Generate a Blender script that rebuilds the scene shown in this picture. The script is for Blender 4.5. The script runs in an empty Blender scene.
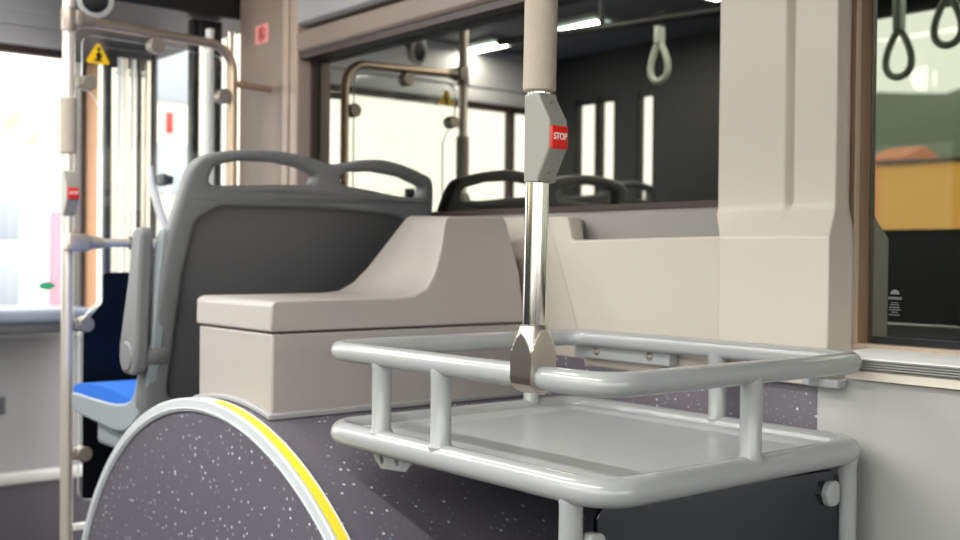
import bpy, bmesh, math, random
from mathutils import Vector, Matrix

random.seed(4)
scene = bpy.context.scene
COL = scene.collection
PI = math.pi


# ------------------------------------------------------------------ materials
def lin(r, g, b):
    f = lambda c: (c / 255 / 12.92) if c / 255 <= .04045 else ((c / 255 + .055) / 1.055) ** 2.4
    return (f(r), f(g), f(b), 1)


def principled(name, rgb, rough=.5, metal=0., spec=.5, bump=0., bscale=200., coat=0.):
    m = bpy.data.materials.new(name)
    m.use_nodes = True
    nt = m.node_tree
    p = nt.nodes['Principled BSDF']
    p.inputs['Base Color'].default_value = lin(*rgb)
    p.inputs['Roughness'].default_value = rough
    p.inputs['Metallic'].default_value = metal
    p.inputs['Specular IOR Level'].default_value = spec
    p.inputs['Coat Weight'].default_value = coat
    p.inputs['Coat Roughness'].default_value = .15
    if bump:
        tc = nt.nodes.new('ShaderNodeTexCoord')
        n = nt.nodes.new('ShaderNodeTexNoise')
        n.inputs['Scale'].default_value = bscale
        n.inputs['Detail'].default_value = 3
        b = nt.nodes.new('ShaderNodeBump')
        b.inputs['Strength'].default_value = bump
        b.inputs['Distance'].default_value = .002
        nt.links.new(tc.outputs['Object'], n.inputs['Vector'])
        nt.links.new(n.outputs['Fac'], b.inputs['Height'])
        nt.links.new(b.outputs['Normal'], p.inputs['Normal'])
    return m


def speckled(name, base, rough=.45, density=.45, scale=63.):
    m = principled(name, base, rough)
    nt = m.node_tree
    p = nt.nodes['Principled BSDF']
    tc = nt.nodes.new('ShaderNodeTexCoord')
    prev = None
    for k, (sc, rad, thr, col) in enumerate(((scale, .175, density, (236, 238, 246)), (scale * 1.6, .15, density + .1, (150, 196, 222)))):
        v = nt.nodes.new('ShaderNodeTexVoronoi')
        v.inputs['Scale'].default_value = sc
        v.inputs['Randomness'].default_value = 1
        nt.links.new(tc.outputs['Object'], v.inputs['Vector'])
        lt = nt.nodes.new('ShaderNodeMath'); lt.operation = 'LESS_THAN'; lt.inputs[1].default_value = rad
        nt.links.new(v.outputs['Distance'], lt.inputs[0])
        sp = nt.nodes.new('ShaderNodeSeparateColor')
        nt.links.new(v.outputs['Color'], sp.inputs['Color'])
        gt = nt.nodes.new('ShaderNodeMath'); gt.operation = 'GREATER_THAN'; gt.inputs[1].default_value = thr
        nt.links.new(sp.outputs[0], gt.inputs[0])
        mu = nt.nodes.new('ShaderNodeMath'); mu.operation = 'MULTIPLY'
        nt.links.new(lt.outputs[0], mu.inputs[0]); nt.links.new(gt.outputs[0], mu.inputs[1])
        mu2 = nt.nodes.new('ShaderNodeMath'); mu2.operation = 'MULTIPLY'
        nt.links.new(mu.outputs[0], mu2.inputs[0]); nt.links.new(sp.outputs[1], mu2.inputs[1])
        mx = nt.nodes.new('ShaderNodeMix'); mx.data_type = 'RGBA'
        nt.links.new(mu2.outputs[0], mx.inputs['Factor'])
        if prev is None:
            mx.inputs[6].default_value = lin(*base)
        else:
            nt.links.new(prev, mx.inputs[6])
        mx.inputs[7].default_value = lin(*col)
        prev = mx.outputs[2]
    nt.links.new(prev, p.inputs['Base Color'])
    return m


def glass(name, tint, mirror, mirror_tint=(1, 1, 1), fresnel=None, rough=.0):
    """thin pane: transparent tint + mirror reflection"""
    m = bpy.data.materials.new(name)
    m.use_nodes = True
    nt = m.node_tree
    nt.nodes.clear()
    out = nt.nodes.new('ShaderNodeOutputMaterial')
    mix = nt.nodes.new('ShaderNodeMixShader')
    tr = nt.nodes.new('ShaderNodeBsdfTransparent'); tr.inputs['Color'].default_value = (*tint, 1)
    gl = nt.nodes.new('ShaderNodeBsdfGlossy'); gl.inputs['Color'].default_value = (*mirror_tint, 1)
    gl.inputs['Roughness'].default_value = rough
    if fresnel:
        fr = nt.nodes.new('ShaderNodeLayerWeight'); fr.inputs['Blend'].default_value = .5
        pw = nt.nodes.new('ShaderNodeMath'); pw.operation = 'POWER'; pw.inputs[1].default_value = 4
        ma = nt.nodes.new('ShaderNodeMath'); ma.operation = 'MULTIPLY_ADD'; ma.inputs[1].default_value = .6; ma.inputs[2].default_value = .03
        nt.links.new(fr.outputs['Facing'], pw.inputs[0]); nt.links.new(pw.outputs[0], ma.inputs[0]); nt.links.new(ma.outputs[0], mix.inputs[0])
    else:
        mix.inputs[0].default_value = mirror
    nt.links.new(tr.outputs[0], mix.inputs[1]); nt.links.new(gl.outputs[0], mix.inputs[2])
    nt.links.new(mix.outputs[0], out.inputs['Surface'])
    return m


def emitter(name, rgb, s):
    m = bpy.data.materials.new(name)
    m.use_nodes = True
    nt = m.node_tree
    p = nt.nodes['Principled BSDF']
    p.inputs['Base Color'].default_value = (*rgb, 1)
    p.inputs['Emission Color'].default_value = (*rgb, 1)
    p.inputs['Emission Strength'].default_value = s
    return m


M = dict(
    greige=principled('greige_plastic', (173, 167, 163), .42, bump=.06, bscale=400),
    seal=principled('grey_rubber_seal', (165, 165, 166), .5),
    beige=principled('beige_plastic', (198, 191, 180), .45, bump=.05, bscale=400),
    pillar=principled('warm_white_plastic', (203, 195, 184), .42, bump=.05, bscale=400),
    brown=principled('taupe_plastic', (136, 120, 108), .45),
    brown_light=principled('light_taupe_plastic', (176, 156, 140), .4),
    cream=principled('cream_plastic', (238, 230, 216), .4),
    wallgrey=principled('light_grey_laminate', (182, 182, 180), .5, bump=.04, bscale=300),
    apron=principled('shade_grey_apron', (150, 146, 143), .5),  # darkened to stand in for the shade in the trough under the window
    rack=principled('grey_powder_coat', (166, 168, 169), .24, spec=.6, coat=.3),
    plate=principled('grey_tray_sheet', (182, 185, 188), .28, spec=.6),
    steel=principled('polished_steel', (226, 222, 216), .14, 1),
    steel_warm=principled('brushed_warm_steel', (214, 200, 184), .34, .65),
    steel_dull=principled('satin_steel', (158, 148, 138), .4, .5),
    brushed=principled('brushed_clamp_steel', (206, 196, 186), .3, 1, bump=.04, bscale=600),
    alu=principled('satin_aluminium', (250, 250, 248), .4),
    rib=principled('grey_ribbed_aluminium', (176, 176, 172), .35, .3),
    grip=principled('tan_grip', (188, 176, 161), .85, bump=1, bscale=520),
    housing=principled('grey_button_housing', (146, 145, 138), .38),
    red=principled('red_button', (222, 38, 28), .35),
    white=principled('white_print', (246, 244, 240), .5),
    black=principled('black_plastic', (18, 18, 20), .4),
    navy=principled('dark_navy_film', (6, 10, 17), .35, spec=.3),
    header=principled('charcoal_panel', (22, 22, 24), .5),
    darkwall=principled('dark_grey_wall', (34, 36, 39), .6),
    ceiling=principled('grey_ceiling', (96, 98, 102), .6),
    front=principled('pale_grey_bulkhead', (166, 166, 167), .5),
    sillblue=principled('pale_blue_grey_ledge', (122, 130, 148), .4),
    ledge_dark=principled('dark_grey_ledge', (70, 72, 78), .5),
    speck=speckled('speckled_purple_grey', (102, 98, 108)),
    speck_dark=speckled('speckled_dark_lining', (104, 98, 108), .45, .4, 80.),
    floorm=speckled('speckled_floor', (84, 82, 88), .6, .6, 90.),
    ring=principled('grey_arch_trim', (204, 210, 213), .35),
    yellow=principled('yellow_stripe', (246, 226, 62), .5),
    seat=principled('grey_seat_shell', (117, 118, 120), .45, bump=.1, bscale=500),
    seat_light=principled('light_grey_seat_shell', (150, 158, 163), .45, bump=.1, bscale=500),
    seat_back=principled('dark_grey_back_panel', (92, 92, 95), .5, bump=.12, bscale=500),
    blue=principled('blue_fabric', (30, 108, 214), .9, bump=.8, bscale=260),
    orange_pillar=principled('tan_pillar', (206, 160, 124), .5),
    dark_brown=principled('dark_brown_gasket', (62, 48, 44), .5),
    pink=principled('pink_paint', (236, 130, 150), .6),
    green=principled('green_sticker', (20, 150, 110), .5),
    sticker_pink=principled('pale_red_sticker', (226, 150, 140), .5),
    sticker_red=principled('red_sticker', (190, 52, 52), .5),
    sign_yellow=principled('yellow_sign', (250, 200, 10), .5),
    hill=principled('hill_green', (104, 112, 92), .9, bump=.5, bscale=2),
    tree_yellow=principled('yellow_leaves', (236, 224, 180), .9, bump=.5, bscale=8),
    facade=principled('pale_facade', (232, 230, 228), .8),
    facade_glass=principled('grey_facade_window', (150, 156, 166), .3),
    orange_wall=principled('orange_wall', (240, 176, 78), .8),
    ground=principled('pale_asphalt', (150, 148, 146), .9, bump=.3, bscale=30),
    screen=glass('dark_smoked_screen', (.03, .05, .06), .10, (.8, .9, 1), rough=.05),
    tinted=glass('tinted_window_glass', (.010, .014, .013), .30, (1, .985, .86)),
    tinted_green=glass('green_tinted_window_glass', (.010, .014, .013), .20, (.94, 1, .84)),
    clear=glass('clear_pane', (.965, .985, .975), 0, (1, 1, 1), fresnel=1.45),
    pane_edge=principled('pale_glass_edge', (240, 244, 242), .25),
    rail_steel=principled('tan_satin_steel', (196, 174, 154), .32, .8),
    bronze=principled('bronze_frame', (128, 100, 78), .4),
    bulkhead=principled('mid_grey_bulkhead', (140, 140, 142), .5),
    pole_steel=principled('pale_satin_steel', (232, 224, 212), .3, .5),
    dark_plinth=principled('dark_plinth', (66, 63, 71), .5),
    beige_facade=principled('beige_facade', (206, 198, 184), .9, bump=.2, bscale=3),
    header_lightened=principled('lightened_header', (214, 214, 215), .5),  # bulkhead grey lightened to make up for light missing on the header
    strap=principled('grey_green_strap', (206, 216, 200), .5),
    lamp=emitter('lamp_diffuser', (.76, 1, .88), 1.3),
)


# ------------------------------------------------------------------ mesh helpers
ORG = {}


class MB:
    def __init__(self):
        self.bm = bmesh.new()
        self.slot = 0

    def add(self, bm2):
        me = bpy.data.meshes.new('t')
        for f in bm2.faces:
            f.material_index = self.slot
        bm2.to_mesh(me); bm2.free()
        self.bm.from_mesh(me)
        bpy.data.meshes.remove(me)
        return self

    def box(self, lo, hi, bev=0., seg=3):
        b = bmesh.new()
        bmesh.ops.create_cube(b, size=1)
        for v in b.verts:
            v.co = Vector([(lo[i] + hi[i]) / 2 + v.co[i] * (hi[i] - lo[i]) for i in range(3)])
        if bev:
            bmesh.ops.bevel(b, geom=b.edges[:], offset=bev, segments=seg, affect='EDGES', profile=.5)
        return self.add(b)

    def rings(self, rings, caps=True, closed=False):
        """skin a list of equal-length vertex rings"""
        b = bmesh.new()
        rs = [[b.verts.new(p) for p in r] for r in rings]
        n = len(rs[0])
        for i in range(len(rs) if closed else len(rs) - 1):
            a, c = rs[i], rs[(i + 1) % len(rs)]
            for j in range(n):
                b.faces.new((a[j], a[(j + 1) % n], c[(j + 1) % n], c[j]))
        if caps and not closed:
            b.faces.new(rs[0]); b.faces.new(rs[-1])
        bmesh.ops.recalc_face_normals(b, faces=b.faces[:])
        return self.add(b)

    def prism(self, poly, axis, a, b):
        """polygon in the two other axes (in x,y,z order) extruded along axis from a to b"""
        def P(p, t):
            if axis == 'X': return (t, p[0], p[1])
            if axis == 'Y': return (p[0], t, p[1])
            return (p[0], p[1], t)
        return self.rings([[P(p, a) for p in poly], [P(p, b) for p in poly]])

    def tube(self, pts, r, n=20, closed=False, caps=True):
        pts = [Vector(p) for p in pts]
        N = len(pts)
        tang = []
        for i in range(N):
            if closed:
                t = (pts[(i + 1) % N] - pts[i - 1])
            else:
                t = pts[min(i + 1, N - 1)] - pts[max(i - 1, 0)]
            tang.append(t.normalized())
        t0 = tang[0]
        u = t0.orthogonal().normalized()
        rings = []
        prev = t0
        for i in range(N):
            q = prev.rotation_difference(tang[i])
            u = (q @ u).normalized()
            prev = tang[i]
            w = tang[i].cross(u)
            rr = r[i] if isinstance(r, (list, tuple)) else r
            rings.append([pts[i] + (u * math.cos(2 * PI * k / n) + w * math.sin(2 * PI * k / n)) * rr for k in range(n)])
        return self.rings(rings, caps, closed)

    def lathe(self, p0, axis, prof, n=32):
        """prof: list of (distance along axis, radius)"""
        a = Vector(axis).normalized()
        u = a.orthogonal().normalized(); w = a.cross(u)
        p0 = Vector(p0)
        return self.rings([[p0 + a * d + (u * math.cos(2 * PI * k / n) + w * math.sin(2 * PI * k / n)) * max(r, 1e-5) for k in range(n)] for d, r in prof])

    def plate(self, loops, th, fmap, bev=0., res=2):
        """flat shape with holes (2D curve fill), thickness th, mapped with fmap(u,v,w)"""
        cu = bpy.data.curves.new('t', 'CURVE')
        cu.dimensions = '2D'; cu.fill_mode = 'BOTH'
        cu.extrude = max(th / 2 - bev, 0); cu.bevel_depth = bev; cu.bevel_resolution = res; cu.offset = -bev
        for lp in loops:
            s = cu.splines.new('POLY'); s.points.add(len(lp) - 1)
            for p, q in zip(s.points, lp): p.co = (q[0], q[1], 0, 1)
            s.use_cyclic_u = True
        o = bpy.data.objects.new('t', cu); COL.objects.link(o)
        dg = bpy.context.evaluated_depsgraph_get(); dg.update()
        me = bpy.data.meshes.new_from_object(o.evaluated_get(dg))
        b = bmesh.new(); b.from_mesh(me)
        bmesh.ops.remove_doubles(b, verts=b.verts[:], dist=1e-5)
        for v in b.verts: v.co = Vector(fmap(*v.co))
        bmesh.ops.recalc_face_normals(b, faces=b.faces[:])
        bpy.data.objects.remove(o); bpy.data.curves.remove(cu); bpy.data.meshes.remove(me)
        return self.add(b)

    def text(self, s, size, fmap, depth=.0006, spacing=1.):
        cu = bpy.data.curves.new('t', 'FONT')
        cu.body = s; cu.size = size; cu.extrude = depth; cu.align_x = 'CENTER'; cu.align_y = 'CENTER'; cu.space_character = spacing
        cu.offset = size * .012
        o = bpy.data.objects.new('t', cu); COL.objects.link(o)
        dg = bpy.context.evaluated_depsgraph_get(); dg.update()
        me = bpy.data.meshes.new_from_object(o.evaluated_get(dg))
        b = bmesh.new(); b.from_mesh(me)
        for v in b.verts: v.co = Vector(fmap(*v.co))
        bpy.data.objects.remove(o); bpy.data.curves.remove(cu); bpy.data.meshes.remove(me)
        return self.add(b)

    def build(self, name, mats, parent=None, loc=None, bevel=0., angle=38, seg=3):
        org = ORG[parent] if parent is not None else Vector(loc or (0, 0, 0))
        for v in self.bm.verts: v.co -= org
        me = bpy.data.meshes.new(name)
        self.bm.to_mesh(me); self.bm.free()
        for m in (mats if isinstance(mats, (list, tuple)) else [mats]): me.materials.append(m)
        for p in me.polygons: p.use_smooth = True
        me.set_sharp_from_angle(angle=math.radians(angle))
        o = bpy.data.objects.new(name, me); COL.objects.link(o)
        if parent is not None: o.parent = parent
        else: o.location = org
        ORG[o] = org
        if bevel:
            b = o.modifiers.new('bevel', 'BEVEL')
            b.width = bevel; b.segments = seg; b.limit_method = 'ANGLE'; b.angle_limit = math.radians(35)
            b.harden_normals = False
        return o


def tag(o, label=None, cat=None, group=None, kind=None):
    if label: o['label'] = label
    if cat: o['category'] = cat
    if group: o['group'] = group
    if kind: o['kind'] = kind
    return o


def root(name, loc, label, cat, group=None, kind=None):
    o = bpy.data.objects.new(name, None); COL.objects.link(o)
    o.location = loc; o.empty_display_size = .05
    ORG[o] = Vector(loc)
    return tag(o, label, cat, group, kind)


def struct(o, label, cat):
    return tag(o, label, cat, kind='structure')


def copy_tree(o, parent=None):
    c = o.copy(); COL.objects.link(c)
    if parent is not None: c.parent = parent
    for ch in [x for x in bpy.data.objects if x.parent == o]: copy_tree(ch, c)
    return c


def fillet(pts, r, n=8, closed=True):
    pts = [Vector(p) for p in pts]
    out = []
    N = len(pts)
    for i, p in enumerate(pts):
        if not closed and i in (0, N - 1):
            out.append(p); continue
        a = (pts[i - 1] - p); b = (pts[(i + 1) % N] - p)
        ua, ub = a.normalized(), b.normalized()
        ang = ua.angle(ub)
        d = min(r / math.tan(ang / 2), a.length * .49, b.length * .49)
        rr = d * math.tan(ang / 2)
        c = p + (ua + ub).normalized() * (rr / math.sin(ang / 2))
        s = p + ua * d - c; e = p + ub * d - c
        tot = s.angle(e)
        for k in range(n + 1):
            t = k / n
            v = (s * math.sin((1 - t) * tot) + e * math.sin(t * tot)) / math.sin(tot)
            out.append(c + v)
    return out


def f2(pts, r, n=6):
    return [(p.x, p.y) for p in fillet([(a, b, 0) for a, b in pts], r, n)]


def circle2(cx, cy, r, n=20):
    return [(cx + r * math.cos(2 * PI * k / n), cy + r * math.sin(2 * PI * k / n)) for k in range(n)]


# ================================================================== SETTING
WX = 1.735         # plane of the window glass on the right-hand side
FY = 4.50          # front bulkhead
CZ = 2.30          # ceiling

struct(MB().box((-.80, -2.2, -.04), (1.9, 4.6, 0)).build('floor', M['floorm']), 'dark speckled bus floor', 'floor')
struct(MB().box((-.80, -2.2, CZ), (1.9, 4.6, CZ + .04)).build('ceiling', M['ceiling']), 'grey bus ceiling', 'ceiling')
struct(MB().box((-.745, 3.5, 0), (.10, 4.26, .4895), .006).build('floor_platform', M['floorm']), 'raised platform under the seat across the aisle', 'podium')
struct(MB().box((1.02, 2.755, .0), (1.70, 3.12, .36), .006).build('floor_podium', M['floorm']), 'raised dark podium under the front seat', 'podium')

# --- right-hand side wall
wr = MB()
wr.box((1.66, -2.2, 0), (1.80, 1.094, 1.0), .002)              # near lower panel
wr.box((1.70, 1.094, 0), (1.80, 2.16, 1.0))                    # behind the wheel housing
wr.box((1.746, 2.16, 0), (1.80, 3.30, 1.0))
wr.slot = 1
wr.box((1.732, 1.30, 1.0), (1.80, 2.16, 1.316))                # apron below the glass
wr.box((1.746, 2.16, 1.0), (1.80, 3.30, 1.316))
wr.slot = 2
wr.box((1.732, 1.30, 1.86), (1.80, 3.30, CZ))                  # above the glass
struct(wr.build('wall_right', [M['wallgrey'], M['apron'], M['header']]), 'light grey lower side wall of the bus', 'wall')

# speckled wheel-housing lining on the side wall
struct(MB().box((1.662, 1.095, 0), (1.70, 2.155, .986), .002).build('trim_1', M['speck_dark']), 'dark speckled lining sheet on the wall behind the luggage rack', 'wall lining')

# beige ledge panel under the far window
lp = MB()
poly = [(1.304, .97), (1.304, 1.244), (1.700, 1.238), (1.706, 1.243), (1.716, 1.284), (1.722, 1.289), (1.782, 1.290), (1.685, 1.05), (1.652, .97)]
lp.prism(poly, 'X', 1.66, 1.70)
b = bmesh.new()
q = [b.verts.new(p) for p in ((1.661, 1.781, 1.290), (1.661, 1.652, .97), (1.725, 2.10, .97), (1.725, 2.10, 1.296))]
b.faces.new(q)
q2 = [b.verts.new(p) for p in ((1.661, 1.781, 1.290), (1.725, 2.10, 1.296), (1.731, 2.10, 1.296), (1.731, 1.781, 1.290))]
b.faces.new(q2)
bmesh.ops.recalc_face_normals(b, faces=b.faces[:])
lp.add(b)
t2 = struct(lp.build('trim_2', M['beige'], bevel=.004), 'beige moulded ledge panel below the far window', 'wall panel')
MB().box((1.702, 1.735, 1.0), (1.731, 2.155, 1.285), .006).build('sill_box', M['apron'], t2)

# near pillar cover
def psec(front, z, g, ynear, yfar, side=1.719):
    return [(1.78, yfar, z), (front, yfar, z), (front, 1.181, z), (front + g, 1.173, z), (front + g, 1.168, z), (front, 1.160, z),
            (front, ynear, z), (side, ynear - .004, z), (side, 1.100, z), (1.78, 1.100, z)]
pm = MB()
pm.rings([psec(1.640, .985, 0, 1.062, 1.293), psec(1.640, 1.240, 0, 1.062, 1.293), psec(1.676, 1.286, 0, 1.074, 1.329),
          psec(1.680, 1.298, .006, 1.076, 1.329), psec(1.680, 1.306, .018, 1.076, 1.329), psec(1.680, CZ, .018, 1.076, 1.329)])
struct(pm.build('trim_3', M['pillar'], bevel=.004), 'warm white pillar cover with a stepped base between the two windows', 'pillar cover')

# far pillar beyond the far window
fp = MB()
fp.box((1.68, 2.995, .98), (1.78, 3.285, CZ), .006)
fp.slot = 1
fp.box((1.672, 2.955, .98), (1.78, 2.990, CZ), .004)
fp.box((1.676, 2.905, .98), (1.78, 2.950, CZ), .004)
struct(fp.build('trim_4', [M['brown'], M['brown_light']]), 'taupe pillar cover beside the glass partition', 'pillar cover')

# cornice over the far window
struct(MB().prism([(1.732, 1.806), (1.680, 1.806), (1.672, 1.815), (1.672, 1.866), (1.684, 1.872), (1.732, 1.872)], 'Y', 1.330, 2.904)
       .build('trim_5', M['brown'], bevel=.003), 'taupe rail along the top of the far window', 'window cornice')
struct(MB().prism([(1.731, 1.890), (1.690, 1.886), (1.674, 1.896), (1.645, CZ - .002), (1.731, CZ - .002)], 'Y', 1.330, 2.904)
       .build('trim_6', M['front'], bevel=.004), 'pale grey panel above the far window rail', 'upper panel')

# aluminium sill of the near window
sl = MB()
sl.prism([(1.76, 1.052), (1.672, 1.050), (1.640, 1.043), (1.632, 1.0405), (1.632, 1.038), (1.76, 1.038)], 'Y', -2.0, 1.026)
sl.slot = 1
rib = [(1.76, 1.038), (1.637, 1.038)]
for k in range(4):
    z = 1.038 - k * .0042
    rib += [(1.634, z - .0006), (1.634, z - .0026), (1.640, z - .0032), (1.640, z - .0038)]
rib += [(1.640, 1.0212), (1.76, 1.0212)]
sl.prism(rib, 'Y', -2.0, 1.010)
sl.slot = 2
sl.prism([(1.76, 1.0205), (1.650, 1.0205), (1.644, 1.017), (1.644, 1.003), (1.76, 1.000)], 'Y', -2.0, 1.03)
struct(sl.build('trim_7', [M['alu'], M['rib'], M['cream']]), 'ribbed aluminium sill under the near window', 'window sill')

# --- windows on the right
w1 = MB()
w1.box((1.684, 1.332, 1.788), (1.733, 2.902, 1.8055)); w1.box((1.722, 2.886, 1.31), (1.76, 2.904, 1.80)); w1.box((1.724, 1.332, 1.305), (1.742, 2.90, 1.316))
w1 = struct(w1.build('window_1', M['dark_brown']), 'tinted side window behind the seat', 'window')
g1 = f2([(1.20, 1.306), (2.900, 1.306), (2.900, 1.80), (1.20, 1.80)], .05)
MB().plate([g1], .006, lambda u, v, w: (WX + .003 + w, u, v)).build('pane', M['tinted'], w1)

w2 = MB()
w2.prism([(1.713, 1.0495), (1.722, 1.0455), (1.734, 1.0435), (1.76, 1.09), (1.725, 1.09)], 'Z', 1.050, CZ)
w2.slot = 1
w2.prism([(1.719, 1.0605), (1.711, 1.0575), (1.706, 1.0555), (1.709, 1.0535), (1.706, 1.0515), (1.712, 1.0498), (1.724, 1.056)], 'Z', 1.050, CZ)
w2.box((1.706, -2.0, 1.046), (1.734, 1.055, 1.058), .002)
w2 = struct(w2.build('window_2', [M['bronze'], M['brown_light']]), 'tinted side window beside the luggage rack', 'window')
MB().plate([f2([(-2.0, 1.047), (1.085, 1.047), (1.085, 2.28), (-2.0, 2.28)], .003)], .006, lambda u, v, w: (WX + .003 + w, u, v)).build('pane', M['tinted_green'], w2)
gk = MB()
gk.box((1.731, -2.0, 1.058), (WX, 1.034, 1.070))
gk.build('gasket', M['black'], w2)
mk = MB()
mf = lambda u, v, w: (WX - .0006 + w, .994 - u * .9, 1.129 + v * .9)
arc = [(.009 * math.cos(a), .016 + .009 * math.sin(a)) for a in [PI * k / 10 for k in range(11)]]
mk.plate([arc], .0006, mf)
for z, wdt, h in ((.0085, .026, .005), (.0000, .014, .0016), (-.004, .018, .0016), (-.009, .022, .0022), (-.0135, .024, .0016), (-.018, .012, .0016), (-.023, .022, .0022)):
    x = -wdt / 2
    while x < wdt / 2 - .001:
        s = min(random.uniform(.002, .0045), wdt / 2 - x)
        mk.plate([[(x, z - h / 2), (x + s, z - h / 2), (x + s, z + h / 2), (x, z + h / 2)]], .0006, mf)
        x += s + .0012
mk.build('glazing_mark', principled('faded_white_print', (120, 122, 122), .6), w2)['label'] = 'small white glass-maker mark in the lower corner of the pane'

# --- front bulkhead and windscreen
wf = MB()
wf.box((-.80, FY, 0), (1.66, FY + .06, .285))
wf.slot = 1
wf.slot = 4; wf.box((-.80, FY, .335), (1.66, FY + .06, .90)); wf.slot = 1; wf.box((-.80, FY - .02, .865), (1.60, FY + .04, .892), .004)
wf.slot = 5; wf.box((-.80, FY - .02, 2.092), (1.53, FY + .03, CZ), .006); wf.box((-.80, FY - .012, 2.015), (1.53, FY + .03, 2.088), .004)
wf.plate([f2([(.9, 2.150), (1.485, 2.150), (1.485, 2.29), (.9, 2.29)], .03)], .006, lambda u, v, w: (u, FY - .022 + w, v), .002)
wf.slot = 2
wf.box((-.80, FY - .015, .285), (1.60, FY + .06, .335), .008)
wf.slot = 3
wf.box((1.27, FY - .008, .565), (1.306, FY + .0, .635), .004)
struct(wf.build('wall_front', [M['dark_plinth'], M['front'], M['rib'], M['ledge_dark'], M['bulkhead'], M['header_lightened']]), 'pale grey front bulkhead with silver band', 'wall')
ld = MB()
ld.box((-.80, 4.24, .935), (1.585, 4.52, .985), .016)
ld.slot = 1
ld.box((-.80, 4.26, .895), (1.585, 4.52, .936), .006)
struct(ld.build('trim_8', [M['sillblue'], M['ledge_dark']]), 'pale blue ledge under the windscreen', 'ledge')
w3 = MB()
w3.box((1.584, FY - .03, .90), (1.606, FY + .05, 2.10)); w3.box((-.8, FY, 1.985), (1.606, FY + .05, 2.02)); w3.box((-.475, FY, .9), (-.445, FY + .05, 2.02))
w3 = struct(w3.build('window_3', M['dark_brown']), 'bright windscreen pane at the front', 'window')
MB().box((-.79, FY + .02, .90), (1.59, FY + .026, 2.0)).build('pane', M['clear'], w3)
struct(MB().box((1.606, FY - .05, .93), (1.650, FY + .06, 2.10), .006).build('trim_9', M['orange_pillar']), 'tan pillar between windscreen and door', 'pillar')

# --- entrance door: two leaves folded inwards and the dark mechanism box over them
struct(MB().prism([(1.165, 3.30), (1.80, 3.30), (1.80, 4.48), (1.535, 4.48)], 'Z', 1.97, CZ - .001)
       .build('trim_10', M['header'], bevel=.01), 'charcoal mechanism housing above the entrance door', 'door header')
def leaf(name, y, bars, rails, label):
    d = MB()
    for x0, x1 in bars: d.box((x0, y - .02, .06), (x1, y + .02, 1.965), .005)
    xa, xb = bars[0][1], bars[1][0]
    d.box((xa, y - .02, .06), (xb, y + .02, .16), .005); d.box((xa, y - .02, 1.90), (xb, y + .02, 1.965), .005)
    d = struct(d.build(name, M['header']), label, 'door')
    MB().box((xa, y - .003, .16), (xb, y + .003, 1.90)).build('pane', M['clear'], d)
    for x, r, m in rails:
        h = MB(); h.tube([(x, y - .045, .5), (x, y - .045, 1.93)], r)
        for z in (.55, 1.88): h.tube([(x, y - .045, z), (x, y - .01, z)], r * .7)
        h.build('handrail', M[m], d)
leaf('door_1', 4.085, ((1.534, 1.558), (1.710, 1.736)), ((1.580, .0115, 'alu'), (1.598, .0095, 'steel_warm'), (1.628, .0105, 'white'), (1.652, .010, 'dark_brown'), (1.682, .012, 'steel_warm')), 'front leaf of the entrance door folded inwards')
leaf('door_2', 3.370, ((1.548, 1.573), (1.629, 1.652)), ((1.594, .0135, 'alu'), (1.668, .0135, 'steel_warm')), 'rear leaf of the entrance door folded inwards')

# --- left-hand side wall, seen mirrored in the tinted windows
wl = MB()
wl.box((-.80, -2.2, 0), (-.75, 4.56, 1.0))
wl.box((-.80, 1.2, 1.0), (-.75, 4.56, 1.30))
wl.box((-.80, -2.2, 2.25), (-.75, 2.78, CZ)); wl.box((-.80, 2.78, 2.06), (-.75, 4.56, CZ))
for y0, y1 in ((-2.2, -2.1), (-.5, -.42), (1.12, 1.20), (2.78, 3.75), (3.86, 4.02), (4.14, 4.16), (4.31, 4.56)):
    wl.box((-.80, y0, 1.0), (-.75, y1, 2.25 if y0 < 2 else 2.06))
struct(wl.build('wall_left', M['darkwall']), 'dark grey side wall mirrored in the tinted windows', 'wall')
for i, (y0, y1, z0) in enumerate(((-2.1, -.5, 1.0), (-.42, 1.12, 1.0), (1.20, 2.78, 1.30), (3.75, 3.86, 1.30), (4.02, 4.14, 1.30), (4.16, 4.31, 1.30))):
    f = MB(); zt = 2.25 if y0 < 2 else 2.06
    f.box((-.79, y0, z0), (-.755, y0 + .012, zt)); f.box((-.79, y1 - .012, z0), (-.755, y1, zt)); f.box((-.79, y0, z0), (-.755, y1, z0 + .03)); f.box((-.79, y0, zt - .03), (-.755, y1, zt))
    f = struct(f.build('window_%d' % (4 + i), M['black']), 'window in the opposite side wall', 'window')
    MB().box((-.775, y0 + .012, z0 + .03), (-.771, y1 - .012, zt - .03)).build('pane', M['clear'], f)

# --- rear wall behind the camera with its window
wb_ = MB()
wb_.box((-.80, -2.26, 0), (1.80, -2.205, 1.05)); wb_.box((-.80, -2.26, 2.05), (1.80, -2.205, CZ))
for x0, x1 in ((-.80, -.65), (1.60, 1.80)): wb_.box((x0, -2.26, 1.05), (x1, -2.205, 2.05))
struct(wb_.build('wall_back', M['bulkhead']), 'grey rear wall of the bus behind the viewpoint', 'wall')
wb2 = MB()
for lo, hi in (((-.65, -2.25, 1.05), (-.62, -2.21, 2.05)), ((1.57, -2.25, 1.05), (1.60, -2.21, 2.05)), ((-.65, -2.25, 1.05), (1.60, -2.21, 1.08)), ((-.65, -2.25, 2.02), (1.60, -2.21, 2.05))): wb2.box(lo, hi)
wb2 = struct(wb2.build('window_9', M['black']), 'rear window of the bus', 'window')
MB().box((-.62, -2.232, 1.08), (1.57, -2.228, 2.02)).build('pane', M['clear'], wb2)

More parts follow.
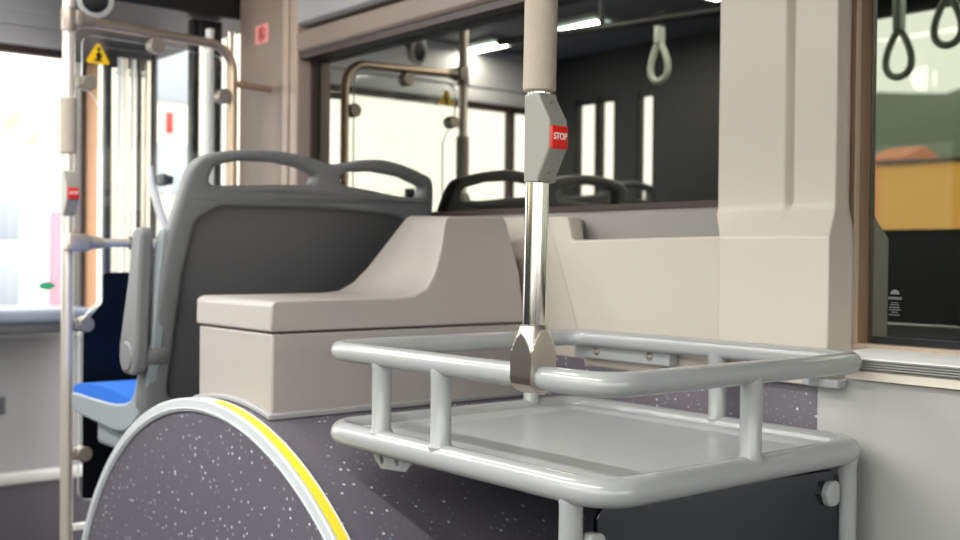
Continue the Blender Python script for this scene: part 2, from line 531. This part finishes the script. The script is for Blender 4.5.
# ================================================================== WHEEL ARCH
AY, AZ, AR, AX = 2.017, .161, .752, .965
def arc_pts(r, z0=0., n=72):
    a0 = math.asin((z0 - AZ) / r)
    return [(AY + r * math.cos(a0 + (PI - 2 * a0) * k / n), AZ + r * math.sin(a0 + (PI - 2 * a0) * k / n)) for k in range(n + 1)]
wa = root('wheel_arch', (1.3, AY, 0), 'rounded speckled purple-grey wheel arch below the grey box', 'wheel arch')
MB().prism(arc_pts(.745), 'X', AX + .004, 1.660).build('housing', M['speck'], wa)
MB().prism(arc_pts(.725), 'X', AX - .001, AX + .004).build('face_panel', M['speck'], wa)
def band(r0, r1, x0, x1, aa=None, n=72):
    rs = []
    for k in range(n + 1):
        if aa: a = math.radians(aa[0] + (aa[1] - aa[0]) * k / n)
        else:
            a0 = math.asin(-AZ / r1); a = a0 + (PI - 2 * a0) * k / n
        c, s = math.cos(a), math.sin(a)
        rs.append([(x0, AY + r0 * c, max(AZ + r0 * s, 0)), (x1, AY + r0 * c, max(AZ + r0 * s, 0)), (x1, AY + r1 * c, max(AZ + r1 * s, 0)), (x0, AY + r1 * c, max(AZ + r1 * s, 0))])
    m = MB(); m.rings(rs); return m
tr = band(.7245, .7515, AX - .006, AX + .003).build('trim_ring', M['ring'], wa, bevel=.003)
band(.7300, .7325, AX - .0085, AX - .005).build('ridge', M['ring'], tr, bevel=.0015)
st = band(.740, .7515, AX + .003, AX + .020, (92, 192)).build('warning_stripe', M['yellow'], wa)
st['label'] = 'yellow warning stripe along the arch rim'
band(.740, .7515, AX + .003, AX + .020, (-12, 92)).build('edge_strip', M['ring'], wa)
band(.740, .7512, AX + .020, AX + .0245, (-12, 192)).build('stripe_border', M['white'], wa)

# ================================================================== BOX ON THE ARCH
sb = root('storage_box', (1.33, 2.0, .90), 'greige plastic equipment box with stepped lid on top of the wheel arch', 'equipment box')
arcz = lambda y, r: AZ + math.sqrt(r * r - (y - AY) ** 2)
ys = [1.854 + (2.168 - 1.854) * k / 12 for k in range(13)]
bodyp = [(y, arcz(y, .753)) for y in ys] + [(2.168, 1.050), (1.854, 1.050)]
MB().prism(bodyp, 'X', 1.020, 1.658).build('body', M['greige'], sb, bevel=.005)
ys = [1.846 + (2.176 - 1.846) * k / 12 for k in range(13)]
MB().prism([(y, arcz(y, .7460)) for y in ys] + [(y, arcz(y, .757)) for y in ys[::-1]], 'X', 1.010, 1.658).build('seal', M['seal'], sb, bevel=.003)
near = [(1.015, 1.0535), (1.016, 1.104), (1.022, 1.111), (1.032, 1.1135), (1.20, 1.114), (1.300, 1.1145), (1.350, 1.119), (1.380, 1.133), (1.398, 1.160), (1.409, 1.190), (1.417, 1.220), (1.425, 1.268), (1.429, 1.280), (1.440, 1.286), (1.590, 1.289), (1.598, 1.283), (1.640, 1.165), (1.6585, 1.0535)]
far = [(1.015, 1.0535), (1.016, 1.104), (1.022, 1.111), (1.032, 1.1135), (1.20, 1.114), (1.320, 1.1145), (1.364, 1.118), (1.405, 1.137), (1.446, 1.172), (1.470, 1.198), (1.493, 1.223), (1.548, 1.283), (1.558, 1.293), (1.570, 1.298), (1.625, 1.299), (1.635, 1.290), (1.650, 1.165), (1.6585, 1.0535)]
MB().rings([[(x, 1.850, z) for x, z in near], [(x, 2.173, z) for x, z in far]]).build('lid', M['greige'], sb, bevel=.006)

# ================================================================== LUGGAGE RACK
RX0, RX1, RY0, RY1 = 1.025, 1.620, .985, 1.652
ZT, ZL = 1.035, .893
lr = root('luggage_rack', (1.31, 1.30, 0), 'grey tubular luggage rack with raised rails above the wheel arch', 'luggage rack')
MB().tube(fillet([(RX0, RY0, ZT), (RX1, RY0, ZT), (RX1, RY1, ZT), (RX0, RY1, ZT)], .045, 10), .0172, 24, True).build('upper_rail', M['rack'], lr)
MB().tube(fillet([(RX0, RY0, ZL), (RX1, RY0, ZL), (RX1, RY1, ZL), (RX0, RY1, ZL)], .055, 10), .0205, 24, True).build('lower_frame', M['rack'], lr)
pl = MB()
def rr(d, z):
    return [(p.x, p.y, z) for p in fillet([(RX0 + d, RY0 + d, 0), (RX1 - d, RY0 + d, 0), (RX1 - d, RY1 - d, 0), (RX0 + d, RY1 - d, 0)], max(.055 - d * .6, .012), 8)]
pl.rings([rr(.004, .885), rr(.004, .899), rr(.045, .8995), rr(.048, .8985), rr(.056, .894), rr(.058, .8935)], caps=False)
b = bmesh.new(); b.faces.new([b.verts.new(p) for p in rr(.058, .8935)]); pl.add(b)
b = bmesh.new(); b.faces.new([b.verts.new(p) for p in rr(.004, .885)][::-1]); pl.add(b)
pl.build('tray_plate', M['plate'], lr)
for (x, y) in ((RX0, 1.334), (RX0 + .004, 1.500), (1.328, RY0), (RX1, 1.277), (1.500, RY1)):
    MB().lathe((x, y, ZL), (0, 0, 1), [(.0, .0165), (.0165, .0195), (.022, .0162), (ZT - ZL - .020, .0162), (ZT - ZL - .012, .0175), (ZT - ZL, .0150)], 24).build('post', M['rack'], lr)
for (x, y) in ((RX0 + .002, 1.050), (1.587, RY0 + .005)):
    MB().lathe((x, y, .002), (0, 0, 1), [(0, .034), (.006, .034), (.008, .0165), (ZL - .024, .0165), (ZL - .012, .0185), (ZL, .015)], 24).build('leg', M['rack'], lr)
# tab with two holes below the aisle-side tube
tb = MB()
tb.plate([f2([(1.548, .885), (1.533, .862), (1.513, .846), (1.443, .851), (1.408, .885)], .006), circle2(1.512, .861, .0072), circle2(1.468, .863, .0062)], .006, lambda u, v, w: (1.040 + w, u, v), .001)
tb.build('mounting_tab', M['rack'], lr)
# wall brackets
wb = MB()
wb.box((1.628, 1.035, .985), (1.659, 1.10, 1.000), .003); wb.box((1.600, 1.07, .990), (1.64, 1.085, 1.03), .003)
wb.build('end_bracket', M['rack'], lr)
wb = MB().box((1.628, 1.40, .992), (1.659, 1.66, 1.022), .003).build('wall_bracket', M['rack'], lr)
for y in (1.595, 1.45):
    MB().lathe((1.629, y, 1.008), (-1, 0, 0), [(0, .008), (.003, .008), (.006, .005), (.0065, .0)], 16).build('bolt', M['steel_dull'], wb)
# dark screen hung between the legs
sp = MB().plate([f2([(1.058, .866), (1.566, .866), (1.566, .30), (1.058, .30)], .02)], .008, lambda u, v, w: (u, 1.036 - (u - 1.05) * .084 + w, v), .001).build('smoked_screen', M['screen'], lr)
sp['label'] = 'dark smoked panel between the rack legs'
for (x, y, z) in ((1.056, 1.036, .812), (1.541, .991, .830)):
    sg = 1 if x < 1.3 else -1
    dsh = f2([(x - sg * .018, z - .020), (x + sg * .012, z - .020), (x + sg * .020, z), (x + sg * .012, z + .020), (x - sg * .018, z + .020)], .012)
    MB().plate([dsh], .020, lambda u, v, w: (u, y + .001 + w, v), .003).build('clamp', M['rack'], sp)

# ================================================================== GRAB POLES
def stop_box(p, cx, cy, z0):
    """housing clamped round the pole; the red button faces the rear (-Y)"""
    prof = [(.011, 0), (.011, .122), (-.019, .122), (-.0205, .114), (-.0405, .083), (-.0405, .045), (-.0205, .010), (-.019, 0)]
    m = MB()
    w0 = .0172
    def sec(x, sh):
        return [(cx + x, cy + y * sh + (0 if y > 0 else 0), z0 + z) for y, z in prof]
    m.rings([sec(-w0, 1), sec(-w0 + .003, 1.0), sec(w0 - .003, 1.0), sec(w0, 1)])
    hb = m.build('stop_box', M['housing'], p, bevel=.004)
    for z, y in ((.1095, -.0234), (.0150, -.0234)):
        MB().lathe((cx, cy + y, z0 + z), (0, -1, .55 if z > .06 else -.55), [(-.004, .0032), (.0018, .0032), (.0022, .0022), (.0023, 0)], 14).build('screw', M['steel_dull'], hb)
    bt = MB(); bt.box((cx - .0148, cy - .0440, z0 + .0445), (cx + .0148, cy - .0385, z0 + .0755), .0012)
    bt = bt.build('stop_button', M['red'], p)
    MB().text('STOP', .0128, lambda u, v, w: (cx + u * .80, cy - .0443 - w, z0 + .0610 + v), .0004).build('lettering', M['white'], bt)['label'] = 'white word STOP'

def grab_pole(base, top, r, label, grip, stop_z, mat, gripr=.0228):
    p = root('grab_pole', base, label, 'grab pole')
    B, T = Vector(base), Vector(top)
    at = lambda z: B + (T - B) * ((z - B.z) / (T.z - B.z))
    MB().tube([B, at((B.z + T.z) / 2), T], r, 28).build('pole', mat, p)
    d = (T - B).normalized()
    L = grip[1] - grip[0]
    MB().lathe(at(grip[0]), d, [(0, r), (.0, gripr - .003), (.003, gripr), (L - .003, gripr), (L, gripr - .003), (L, r)], 28).build('grip_sleeve', M['grip'], p)
    c = at(stop_z + .06)
    stop_box(p, c.x, c.y, stop_z)
    return p, at

gp, at = grab_pole((1.025, 1.126, 1.046), (1.025, 1.103, CZ), .0166, 'polished grab pole with red STOP button rising from the luggage rack', (1.427, 1.92), 1.302, M['steel'])
# saddle clamp: square strap cut by a cone, wrapped round the rail
c = at(1.06)
zs = [1.0120, 1.0125, 1.014, 1.017, 1.021, 1.026, 1.032, 1.038, 1.045, 1.052, 1.058] + [1.060 + .0023 * k for k in range(21)] + [1.1075]
rings = []
for z in zs:
    sx = .0235
    if z < 1.036: sx = max(math.sqrt(max(.0245 ** 2 - (1.0365 - z) ** 2, 0)), .003)
    sx = min(sx, .0235); sy = .0215
    t = max(0, min(1, (z - 1.066) / .040))
    if z > 1.107: t = 1.15
    cone = .0328 + (.0200 - .0328) * t
    ring = []
    for k in range(64):
        a = 2 * PI * (k + .5) / 64
        ca, sa = math.cos(a), math.sin(a)
        sq = 1 / max(abs(ca) / sx, abs(sa) / sy)
        r_ = min(sq, cone)
        ring.append((c.x + r_ * ca, c.y + r_ * sa - (z - 1.06) * .018, z))
    rings.append(ring)
MB().rings(rings).build('saddle_clamp', M['brushed'], gp, angle=14)

gp2, at2 = grab_pole((1.045, 3.045, .3605), (1.045, 3.045, CZ), .0163, 'grab pole with tan grip and small red button beside the glass partition', (1.471, 1.625), 1.3015, M['pole_steel'], .0232)
m = MB(); m.lathe((1.045, 3.045, .3607), (0, 0, 1), [(0, .030), (.006, .030), (.010, .021), (.03, .020), (.03, .017)], 24); m.build('base_flange', M['steel_dull'], gp2)
m = MB(); m.lathe((1.045, 3.045, 1.806), (0, 0, 1), [(0, .017), (.0, .0205), (.06, .0205), (.065, .017)], 24); m.build('collar', M['steel_dull'], gp2)

# ================================================================== GLASS PARTITION
ps = root('partition_screen', (1.30, 3.045, .3605), 'clear glass partition in a bent steel frame in front of the seat', 'partition')
PY = 3.045
MB().tube(fillet([(1.080, PY, 1.839), (1.536, PY, 1.826), (1.536, PY, .3605)], .08, 12, False), .0142, 20).build('frame_rail', M['rail_steel'], ps)
m = MB(); m.tube([(1.536, PY, 1.716), (1.66, PY + .03, 1.716), (1.682, PY + .03, 1.716)], .010, 14); m.build('wall_stay', M['rail_steel'], ps)
m = MB(); m.lathe((1.058, PY, 1.839), (1, 0, 0), [(0, .020), (.02, .021), (.05, .0165), (.058, .0145)], 20); m.box((1.056, PY - .026, 1.818), (1.081, PY + .02, 1.863), .006)
m.build('rail_bracket', M['steel_dull'], ps)
outl = f2([(1.081, 1.803), (1.502, 1.794), (1.502, .514), (1.077, .514), (1.077, .974), (1.083, 1.017), (1.134, 1.068), (1.134, 1.597), (1.115, 1.634), (1.081, 1.661)], .028, 6)
gm = MB().plate([outl], .009, lambda u, v, w: (u, PY + w, v)).bm
gm.normal_update()
for f in gm.faces: f.material_index = 0 if abs(f.normal.y) > .9 else 1
g = MB(); g.bm.free(); g.bm = gm
g.build('pane', [M['clear'], M['pane_edge']], ps)
MB().plate([f2([(1.085, .520), (1.495, .520), (1.495, 1.147), (1.139, 1.147), (1.139, 1.065), (1.085, 1.003)], .012)], .004, lambda u, v, w: (u, PY - .010 + w, v)).build('dark_lower_panel', M['navy'], ps)
for x, z in ((1.077, 1.670), (1.072, 1.003), (1.068, .645)):
    m = MB(); m.lathe((x + .021, PY - .021, z), (0, 1, 0), [(0, .0), (0, .019), (.003, .0215), (.038, .0215), (.041, .019)], 24); m.box((x - .010, PY - .012, z - .015), (x + .021, PY + .012, z + .015), .004)
    m.build('pane_clamp', M['steel_dull'], ps)
for x, z in ((1.292, 1.799), (1.504, 1.674)):
    m = MB(); m.lathe((x, PY - .019, z), (0, 1, 0), [(0, .0), (0, .020), (.003, .0225), (.035, .0225), (.038, .020)], 24); m.build('pane_clamp', M['steel_dull'], ps)
cb = MB(); cb.tube([(1.081, PY - .021, 1.229), (1.52, PY - .021, 1.229)], .0118, 18)
cb = cb.build('cross_bar', M['pole_steel'], ps)
m = MB(); m.box((1.031, PY - .042, 1.204), (1.095, PY + .021, 1.253), .007); m.lathe((1.095, PY - .021, 1.229), (1, 0, 0), [(0, .020), (.03, .018), (.042, .0127)], 18)
m.build('bar_clamp', M['steel_warm'], cb)
m = MB(); m.lathe((1.211, PY - .021, 1.229), (1, 0, 0), [(0, .0127), (0, .018), (.038, .018), (.038, .0127)], 18); m.build('bar_joint', M['header'], cb)
wh = MB(); wh.tube(fillet([(1.255, PY - .05, 1.446), (1.261, PY - .05, 1.397), (1.316, PY - .05, 1.233)], .08, 6, False), .0115, 16)
wh.build('white_handle', M['white'], ps)
m = MB(); m.box((1.292, PY - .06, 1.395), (1.306, PY - .012, 1.428), .005); m.lathe((1.302, PY - .05, 1.411), (1, 0, 0), [(0, .017), (.02, .012)], 14); m.build('handle_joint', M['ledge_dark'], ps)
# warning triangle on the pane
wt = MB(); tri = f2([(-.036, -.028), (.036, -.028), (0, .034)], .006)
SX, SZ = 1.124, 1.754
wt.plate([tri], .001, lambda u, v, w: (SX + u, PY - .0056 + w, SZ + v))
wt.slot = 1
for lp_ in ([(-.012, -.021), (.010, -.021), (.008, -.016), (-.010, -.016)], [(-.004, -.016), (.006, -.016), (.009, .000), (.002, .006), (-.006, -.002)], circle2(.002, .012, .005, 12), [(.006, .000), (.013, -.006), (.011, -.009), (.004, -.004)]):
    wt.plate([lp_], .0012, lambda u, v, w: (SX + u, PY - .0064 + w, SZ + v))
wt.build('warning_sign', [M['sign_yellow'], M['black']], ps)['label'] = 'yellow triangular warning sign with black figure'
m = MB(); m.box((1.060, PY - .010, .434), (1.52, PY + .010, .452), .003); m.build('foot_rail', M['alu'], ps)

# ================================================================== DOUBLE SEAT
seat = root('bus_seat', (1.37, 2.60, .3605), 'grey double bus seat with two head loops in front of the equipment box', 'bus seat')
YB = lambda z: 2.262 + (1.437 - z) * .30
def smap(off):
    def f(u, v, w):
        return (u, YB(v) + w + off - .018 * (1 - ((u - 1.37) / .37) ** 2), v)
    return f
def spline(pts, n=8):
    out = []
    N = len(pts)
    for i in range(N):
        p0, p1, p2, p3 = [Vector((*pts[(i + k) % N], 0)) for k in (-1, 0, 1, 2)]
        for k in range(n):
            t = k / n
            v = .5 * ((2 * p1) + (p2 - p0) * t + (2 * p0 - 5 * p1 + 4 * p2 - p3) * t * t + (3 * p1 - p0 - 3 * p2 + p3) * t ** 3)
            out.append((v.x, v.y))
    return out
outline = spline([(1.006, .83), (1.003, 1.00), (1.004, 1.12), (1.012, 1.24), (1.030, 1.345), (1.046, 1.398), (1.085, 1.423), (1.16, 1.435), (1.233, 1.4375), (1.31, 1.431), (1.37, 1.419), (1.394, 1.417), (1.43, 1.4235), (1.48, 1.4325), (1.535, 1.435), (1.60, 1.426), (1.655, 1.412), (1.694, 1.396), (1.712, 1.345), (1.720, 1.28), (1.722, 1.12), (1.722, .83), (1.60, .805), (1.37, .80), (1.14, .805)])
h1 = f2([(1.080, 1.352), (1.092, 1.396), (1.150, 1.411), (1.235, 1.413), (1.300, 1.405), (1.350, 1.388), (1.338, 1.366), (1.22, 1.360)], .014)
h2 = f2([(1.408, 1.380), (1.430, 1.401), (1.510, 1.407), (1.600, 1.399), (1.672, 1.378), (1.672, 1.350), (1.60, 1.350), (1.50, 1.362), (1.43, 1.368)], .014)
h3 = f2([(1.054, .86), (1.054, 1.16), (1.066, 1.275), (1.12, 1.307), (1.37, 1.312), (1.60, 1.300), (1.662, 1.272), (1.676, 1.16), (1.676, .86)], .035)
MB().plate([outline, h1, h2, h3], .046, smap(0), .012, 3).build('back_shell', M['seat'], seat)
MB().plate([[(1.055, .85), (1.055, 1.16), (1.07, 1.285), (1.14, 1.318), (1.37, 1.325), (1.60, 1.313), (1.675, 1.282), (1.69, 1.16), (1.69, .85)]], .018, smap(.006), .004).build('back_panel', M['seat_back'], seat)
for x0, x1 in ((1.03, 1.36), (1.38, 1.71)):
    MB().plate([f2([(x0, .86), (x1, .86), (x1 - .02, 1.30), (x0 + .02, 1.30)], .05)], .04, smap(.045), .014, 3).build('back_cushion', M['blue'], seat)
# side flange of the shell, swept forward into the seat pan
side = spline([(2.345, 1.24), (2.40, 1.10), (2.44, .96), (2.475, .87), (2.56, .842), (2.72, .838), (2.870, .838), (2.880, .815), (2.86, .792), (2.70, .780), (2.56, .776), (2.465, .81), (2.41, .88), (2.37, .98), (2.345, 1.10), (2.315, 1.24)], 5)
for x0 in (1.000, 1.696):
    MB().prism(side, 'X', x0, x0 + .026).build('side_panel', M['seat_light'], seat, bevel=.007)
MB().prism(spline([(2.48, .835), (2.70, .818), (2.855, .822), (2.868, .806), (2.85, .790), (2.70, .778), (2.57, .774), (2.48, .805), (2.455, .83)], 5), 'X', 1.027, 1.695).build('seat_pan', M['seat_light'], seat, bevel=.008)
for x0, x1 in ((1.003, 1.363), (1.375, 1.720)):
    MB().prism(spline([(2.485, .858), (2.60, .872), (2.75, .872), (2.85, .862), (2.878, .845), (2.86, .838), (2.70, .838), (2.50, .838)], 5), 'X', x0, x1).build('seat_cushion', M['blue'], seat, bevel=.012)
MB().box((1.02, 2.60, .720), (1.69, 2.755, .782), .012).build('under_bracket', M['seat_light'], seat)
m = MB(); m.box((1.25, 2.765, .3605), (1.50, 2.85, .375), .004); m.prism([(2.78, .371), (2.83, .371), (2.74, .71), (2.68, .71)], 'X', 1.30, 1.45); m.build('pedestal', M['black'], seat, bevel=.004)
ar = MB()
ar.prism(f2([(2.335, 1.262), (2.388, 1.256), (2.410, 1.15), (2.462, .985), (2.452, .930), (2.376, .926), (2.362, .985), (2.350, 1.15)], .026), 'X', .962, .992)
ar = ar.build('armrest', M['seat'], seat, bevel=.007)
MB().lathe((.958, 2.416, .968), (1, 0, 0), [(0, 0), (0, .030), (.006, .036), (.045, .036), (.062, .030)], 28).build('pivot', M['seat'], ar)
m = MB(); m.lathe((.990, 2.40, .976), (1, 0, 0), [(0, .032), (.02, .034), (.052, .033), (.060, .027)], 24); m.build('pivot_barrel', M['seat'], ar)
# the seat on the other side of the aisle (mirrored in the window)
s2 = copy_tree(seat)
s2.location = (-.285, 3.95, .4905)
s2['label'] = 'driver-side double seat whose dark loops show as a reflection in the far window'

# ================================================================== SMALL THINGS
sk = root('prohibition_sticker', (1.679, 3.132, 1.898), 'small red and pink square sticker on the taupe pillar', 'sticker')
kf = lambda o: (lambda u, v, w: (1.6792 - o - w, 3.132 - u, 1.898 + v))
MB().plate([f2([(-.044, -.030), (.044, -.030), (.044, .030), (-.044, .030)], .006)], .001, kf(0)).build('backing', M['sticker_pink'], sk)
m = MB(); m.plate([circle2(0, 0, .024, 24), circle2(0, 0, .017, 24)], .0008, kf(.0008)); m.plate([[(-.016, .012), (-.012, .016), (.016, -.012), (.012, -.016)]], .0008, kf(.0008))
m.build('ban_ring', M['sticker_red'], sk)
m = MB(); m.plate([circle2(-.002, .008, .006, 14)], .0008, kf(.0004)); m.plate([[(-.012, -.012), (.010, -.012), (.006, .003), (-.008, .003)]], .0008, kf(.0004))
m.build('pictogram', M['black'], sk)
os_ = MB(); os_.plate([[(.034 * math.cos(2 * PI * k / 28), .017 * math.sin(2 * PI * k / 28)) for k in range(28)]], .001, lambda u, v, w: (1.470 + u, FY + .018 + w, 1.067 + v))
tag(os_.build('oval_sticker', M['green'], loc=(1.47, FY + .018, 1.067)), 'green oval sticker low on the windscreen', 'sticker')
# round driver's mirror near the ceiling
mr = root('interior_mirror', (1.16, 3.16, 1.925), 'small round mirror with a pale rim hanging beside the grab pole near the ceiling', 'mirror')
MB().lathe((1.160, 3.16, 1.928), (-.36, -.93, -.1), [(-.035, .012), (-.022, .040), (.0, .051), (.006, .051), (.008, .043)], 28).build('rim', M['front'], mr)
MB().lathe((1.160, 3.16, 1.928), (-.36, -.93, -.1), [(.006, .043), (.010, .03), (.011, 0)], 28).build('mirror_glass', M['navy'], mr)
MB().tube(fillet([(1.168, 3.19, 1.93), (1.175, 3.21, 1.96), (1.175, 3.21, CZ - .002)], .02, 5, False), .008, 12).build('arm', M['header'], mr)

# ceiling lamps
lamp_lab = ['long ceiling lamp nearest the camera over the aisle', 'ceiling lamp reflected as a bright bar in the far window right of the grab pole', 'ceiling lamp reflected as a bright bar in the far window left of the grab pole']
for k, (y0, y1) in enumerate(((.2, 2.75), (3.50, 3.74), (4.20, 4.46))):
    t = root('ceiling_lamp', (-.12, (y0 + y1) / 2, CZ), lamp_lab[k], 'ceiling lamp', 'ceiling lamps over the aisle')
    MB().box((-.20, y0 - .02, CZ - .02), (-.04, y1 + .02, CZ - .001), .004).build('housing', M['front'], t)
    MB().box((-.175, y0, CZ - .030), (-.065, y1, CZ - .0205), .003).build('diffuser', M['lamp'], t)

# overhead rail with hanging straps, mirrored in the windows
def rz(y): return 2.04 + .05 * (y - 2.2)
gr = root('overhead_rail', (.45, 2.0, rz(2.0)), 'dark overhead handrail along the aisle, mirrored in the near window', 'handrail')
MB().tube([(.45, -1.0, rz(-1)), (.45, 3.55, rz(3.55))], .016, 18).build('tube', M['header'], gr)
for y in (-.5, 1.2, 2.95):
    MB().tube([(.45, y, rz(y)), (.45, y, CZ - .002)], .012, 14).build('hanger', M['header'], gr)
def strap(y, label, low=0.):
    z = rz(y)
    t = root('hanging_strap', (.45, y, z - .016), label, 'hanging strap', 'hanging straps on the overhead rail')
    MB().tube(fillet([(.45, y - .023, z + .0225), (.45, y + .023, z + .0225), (.45, y + .025, z - .024), (.45, y - .025, z - .024)], .01, 4), .005, 10, True).build('sleeve', M['black'], t)
    z -= low
    MB().box((.43, y - .012, z - .09), (.47, y + .012, z - .026 + low), .006).build('webbing', M['strap'], t)
    loop = []
    for k in range(32):
        a = 2 * PI * k / 32
        loop.append((.45, y + .042 * math.sin(a) * (1 - .45 * math.cos(a)) * .9, z - .155 + .068 * math.cos(a)))
    MB().tube(loop, .011, 14, True).build('loop_handle', M['strap'], t)
strap(1.73, 'hanging strap mirrored whole in the near window', .05)
strap(1.58, 'hanging strap mirrored at the top right edge of the near window', -.03)
strap(2.66, 'hanging strap mirrored in the far window beside the pillar')

# ================================================================== OUTDOORS
struct(MB().box((-70, -60, -.40), (70, 70, -.35)).build('ground_outside', M['ground']), 'pale paving outside the bus', 'ground')
hb = MB()
rs = []
for j in range(29):
    y = -13 + j * 2.0
    tp = min(1, (j + .3) / 6, (28.3 - j) / 5)
    r_ = []
    for i, (dx, hh) in enumerate(((0, 0), (3, .55), (6, .8), (10, 1), (18, .9), (26, 0))):
        hgt = 10.6 + 1.2 * math.sin(y * .13) + .5 * math.sin(y * .61 + 1) + random.uniform(-.15, .15)
        r_.append((-38 - dx, y, -.35 + hgt * hh * tp))
    rs.append(r_)
hb.rings(rs)
struct(hb.build('hill', M['hill'], loc=(-48, 4, -.35)), 'wooded green hill mirrored in the near window', 'hill')
ow = root('orange_building', (-13, 8.5, -.35), 'low orange-lit building mirrored in the near window', 'building')
MB().box((-14.5, 7.94, -.35), (-12.0, 9.15, 2.66), .02).build('wall', M['orange_wall'], ow)
MB().box((-14.6, 7.90, 2.665), (-11.95, 9.20, 2.72), .01).build('roof', M['dark_brown'], ow)
oh = root('orange_house', (-21, 13.5, -.35), 'small orange house at the foot of the green hill, mirrored in the near window', 'house')
MB().box((-22, 13.35, -.35), (-20, 14.15, 3.55), .02).build('wall', principled('house_orange', (236, 150, 84), .8), oh)
MB().rings([[(-22.1, 13.3, 3.55), (-19.9, 13.3, 3.55), (-21, 13.3, 3.9)], [(-22.1, 14.25, 3.55), (-19.9, 14.25, 3.55), (-21, 14.25, 3.9)]]).build('roof', principled('house_roof', (206, 116, 70), .8), oh)
pf = root('pale_building', (2.2, 15, -.35), 'pale building with grey windows outside the windscreen', 'building')
MB().box((-2, 14, -.35), (5.35, 17, 2.5), .02).build('wall', M['facade'], pf)
for x in (3.3, 3.9):
    for z in (.55, 1.35):
        MB().box((x, 13.97, z), (x + .32, 14.02, z + .5), .01).build('window', M['facade_glass'], pf)
tag(MB().box((3.12, 9.4, -.35), (3.37, 9.6, 1.56), .03).build('pink_post', M['pink'], loc=(3.245, 9.5, -.35)), 'pink post outside behind the windscreen', 'post')
bb = root('beige_building', (8.2, 19, -.35), 'beige building glimpsed through the open entrance door', 'building')
MB().box((7.0, 18, -.35), (9.6, 20, 6.0), .02).build('wall', M['beige_facade'], bb)
for z in (.6, 2.2, 3.8):
    MB().box((7.5, 17.97, z), (8.3, 18.02, z + .9), .01).build('window', M['facade_glass'], bb)
yt = root('yellow_tree', (5.3, 19.0, -.35), 'tree with yellowish leaves outside the windscreen', 'tree')
cr = bmesh.new(); bmesh.ops.create_icosphere(cr, subdivisions=4, radius=1)
for v in cr.verts:
    n_ = math.sin(v.co.x * 7 + 1) * math.sin(v.co.y * 8) * math.sin(v.co.z * 6 + 2)
    v.co = Vector((5.3, 19.0, 3.2)) + v.co * (.85 + .22 * n_)
MB().add(cr).build('crown', M['tree_yellow'], yt)
MB().lathe((5.3, 19.0, -.35), (0, 0, 1), [(0, .14), (1, .1), (2.6, .06)], 12).build('trunk', M['dark_brown'], yt)
rs_ = root('red_sign', (4.085, 9.33, -.35), 'red sign on a grey post outside the entrance door', 'sign')
MB().box((4.05, 9.30, 2.27), (4.12, 9.32, 2.46), .003).build('board', M['sticker_red'], rs_)
MB().lathe((4.085, 9.33, -.35), (0, 0, 1), [(0, .018), (2.7, .018)], 10).build('post', M['rib'], rs_)

# ================================================================== LIGHT
w = bpy.data.worlds.new('World'); scene.world = w
w.use_nodes = True
nt = w.node_tree
bg = nt.nodes['Background']
tc = nt.nodes.new('ShaderNodeTexCoord'); sx = nt.nodes.new('ShaderNodeSeparateXYZ'); cr_ = nt.nodes.new('ShaderNodeValToRGB')
nt.links.new(tc.outputs['Generated'], sx.inputs[0]); nt.links.new(sx.outputs['Z'], cr_.inputs[0])
cr_.color_ramp.elements[0].position = 0; cr_.color_ramp.elements[0].color = (1, .955, .87, 1)
cr_.color_ramp.elements[1].position = .7; cr_.color_ramp.elements[1].color = (.97, .97, .97, 1)
nt.links.new(cr_.outputs[0], bg.inputs['Color'])
bg.inputs['Strength'].default_value = 3.0

def area(name, loc, rot, sx_, sy_, power, col):
    l = bpy.data.lights.new(name, 'AREA'); l.shape = 'RECTANGLE'; l.size = sx_; l.size_y = sy_; l.energy = power; l.color = col
    o = bpy.data.objects.new(name, l); COL.objects.link(o); o.location = loc; o.rotation_euler = rot
    return o
area('aisle_lamp_light', (-.12, 1.6, CZ - .035), (0, 0, 0), .10, 2.6, 30, (1, .96, .90))
area('front_lamp_light', (-.12, 3.62, CZ - .035), (0, 0, 0), .10, .24, 14, (1, .96, .90))
area('front_end_lamp_light', (-.12, 4.33, CZ - .035), (0, 0, 0), .10, .26, 4, (1, .96, .90))

area('seat_side_fill_light', (.75, 2.45, CZ - .02), (0, 0, 0), .10, .9, 6, (1, .96, .90))  # added fill above the seat side, no lamp fitting here
dl = bpy.data.lights.new('header_fill_light', 'POINT'); dl.energy = 9; dl.shadow_soft_size = .07; dl.color = (1, .96, .90)  # added fill point to brighten the dark front header, no fitting modelled
do = bpy.data.objects.new('header_fill_light', dl); COL.objects.link(do); do.location = (.75, 3.15, CZ - .09)

# ================================================================== CAMERA
cd = bpy.data.cameras.new('camera'); cam = bpy.data.objects.new('camera', cd); COL.objects.link(cam)
cd.sensor_width = 36; cd.lens = 1100 / 960 * 36; cd.clip_start = .02; cd.clip_end = 500
Mx = Matrix.Rotation(math.radians(-39.5), 4, 'Z') @ Matrix.Rotation(PI / 2 - math.radians(.68), 4, 'X') @ Matrix.Rotation(math.radians(.56), 4, 'Z')
cam.matrix_world = Matrix.Translation((0, 0, 1.2)) @ Mx
cd.dof.use_dof = True; cd.dof.focus_distance = 1.52; cd.dof.aperture_fstop = 4.6
scene.camera = cam
scene.view_settings.view_transform = 'Standard'; scene.view_settings.look = 'None'
scene.view_settings.gamma = 1; scene.view_settings.use_curve_mapping = False
scene.view_settings.exposure = 0.62
scene.cycles.max_bounces = 10; scene.cycles.transparent_max_bounces = 12
scene.cycles.caustics_reflective = False
scene.cycles.sample_clamp_indirect = 6
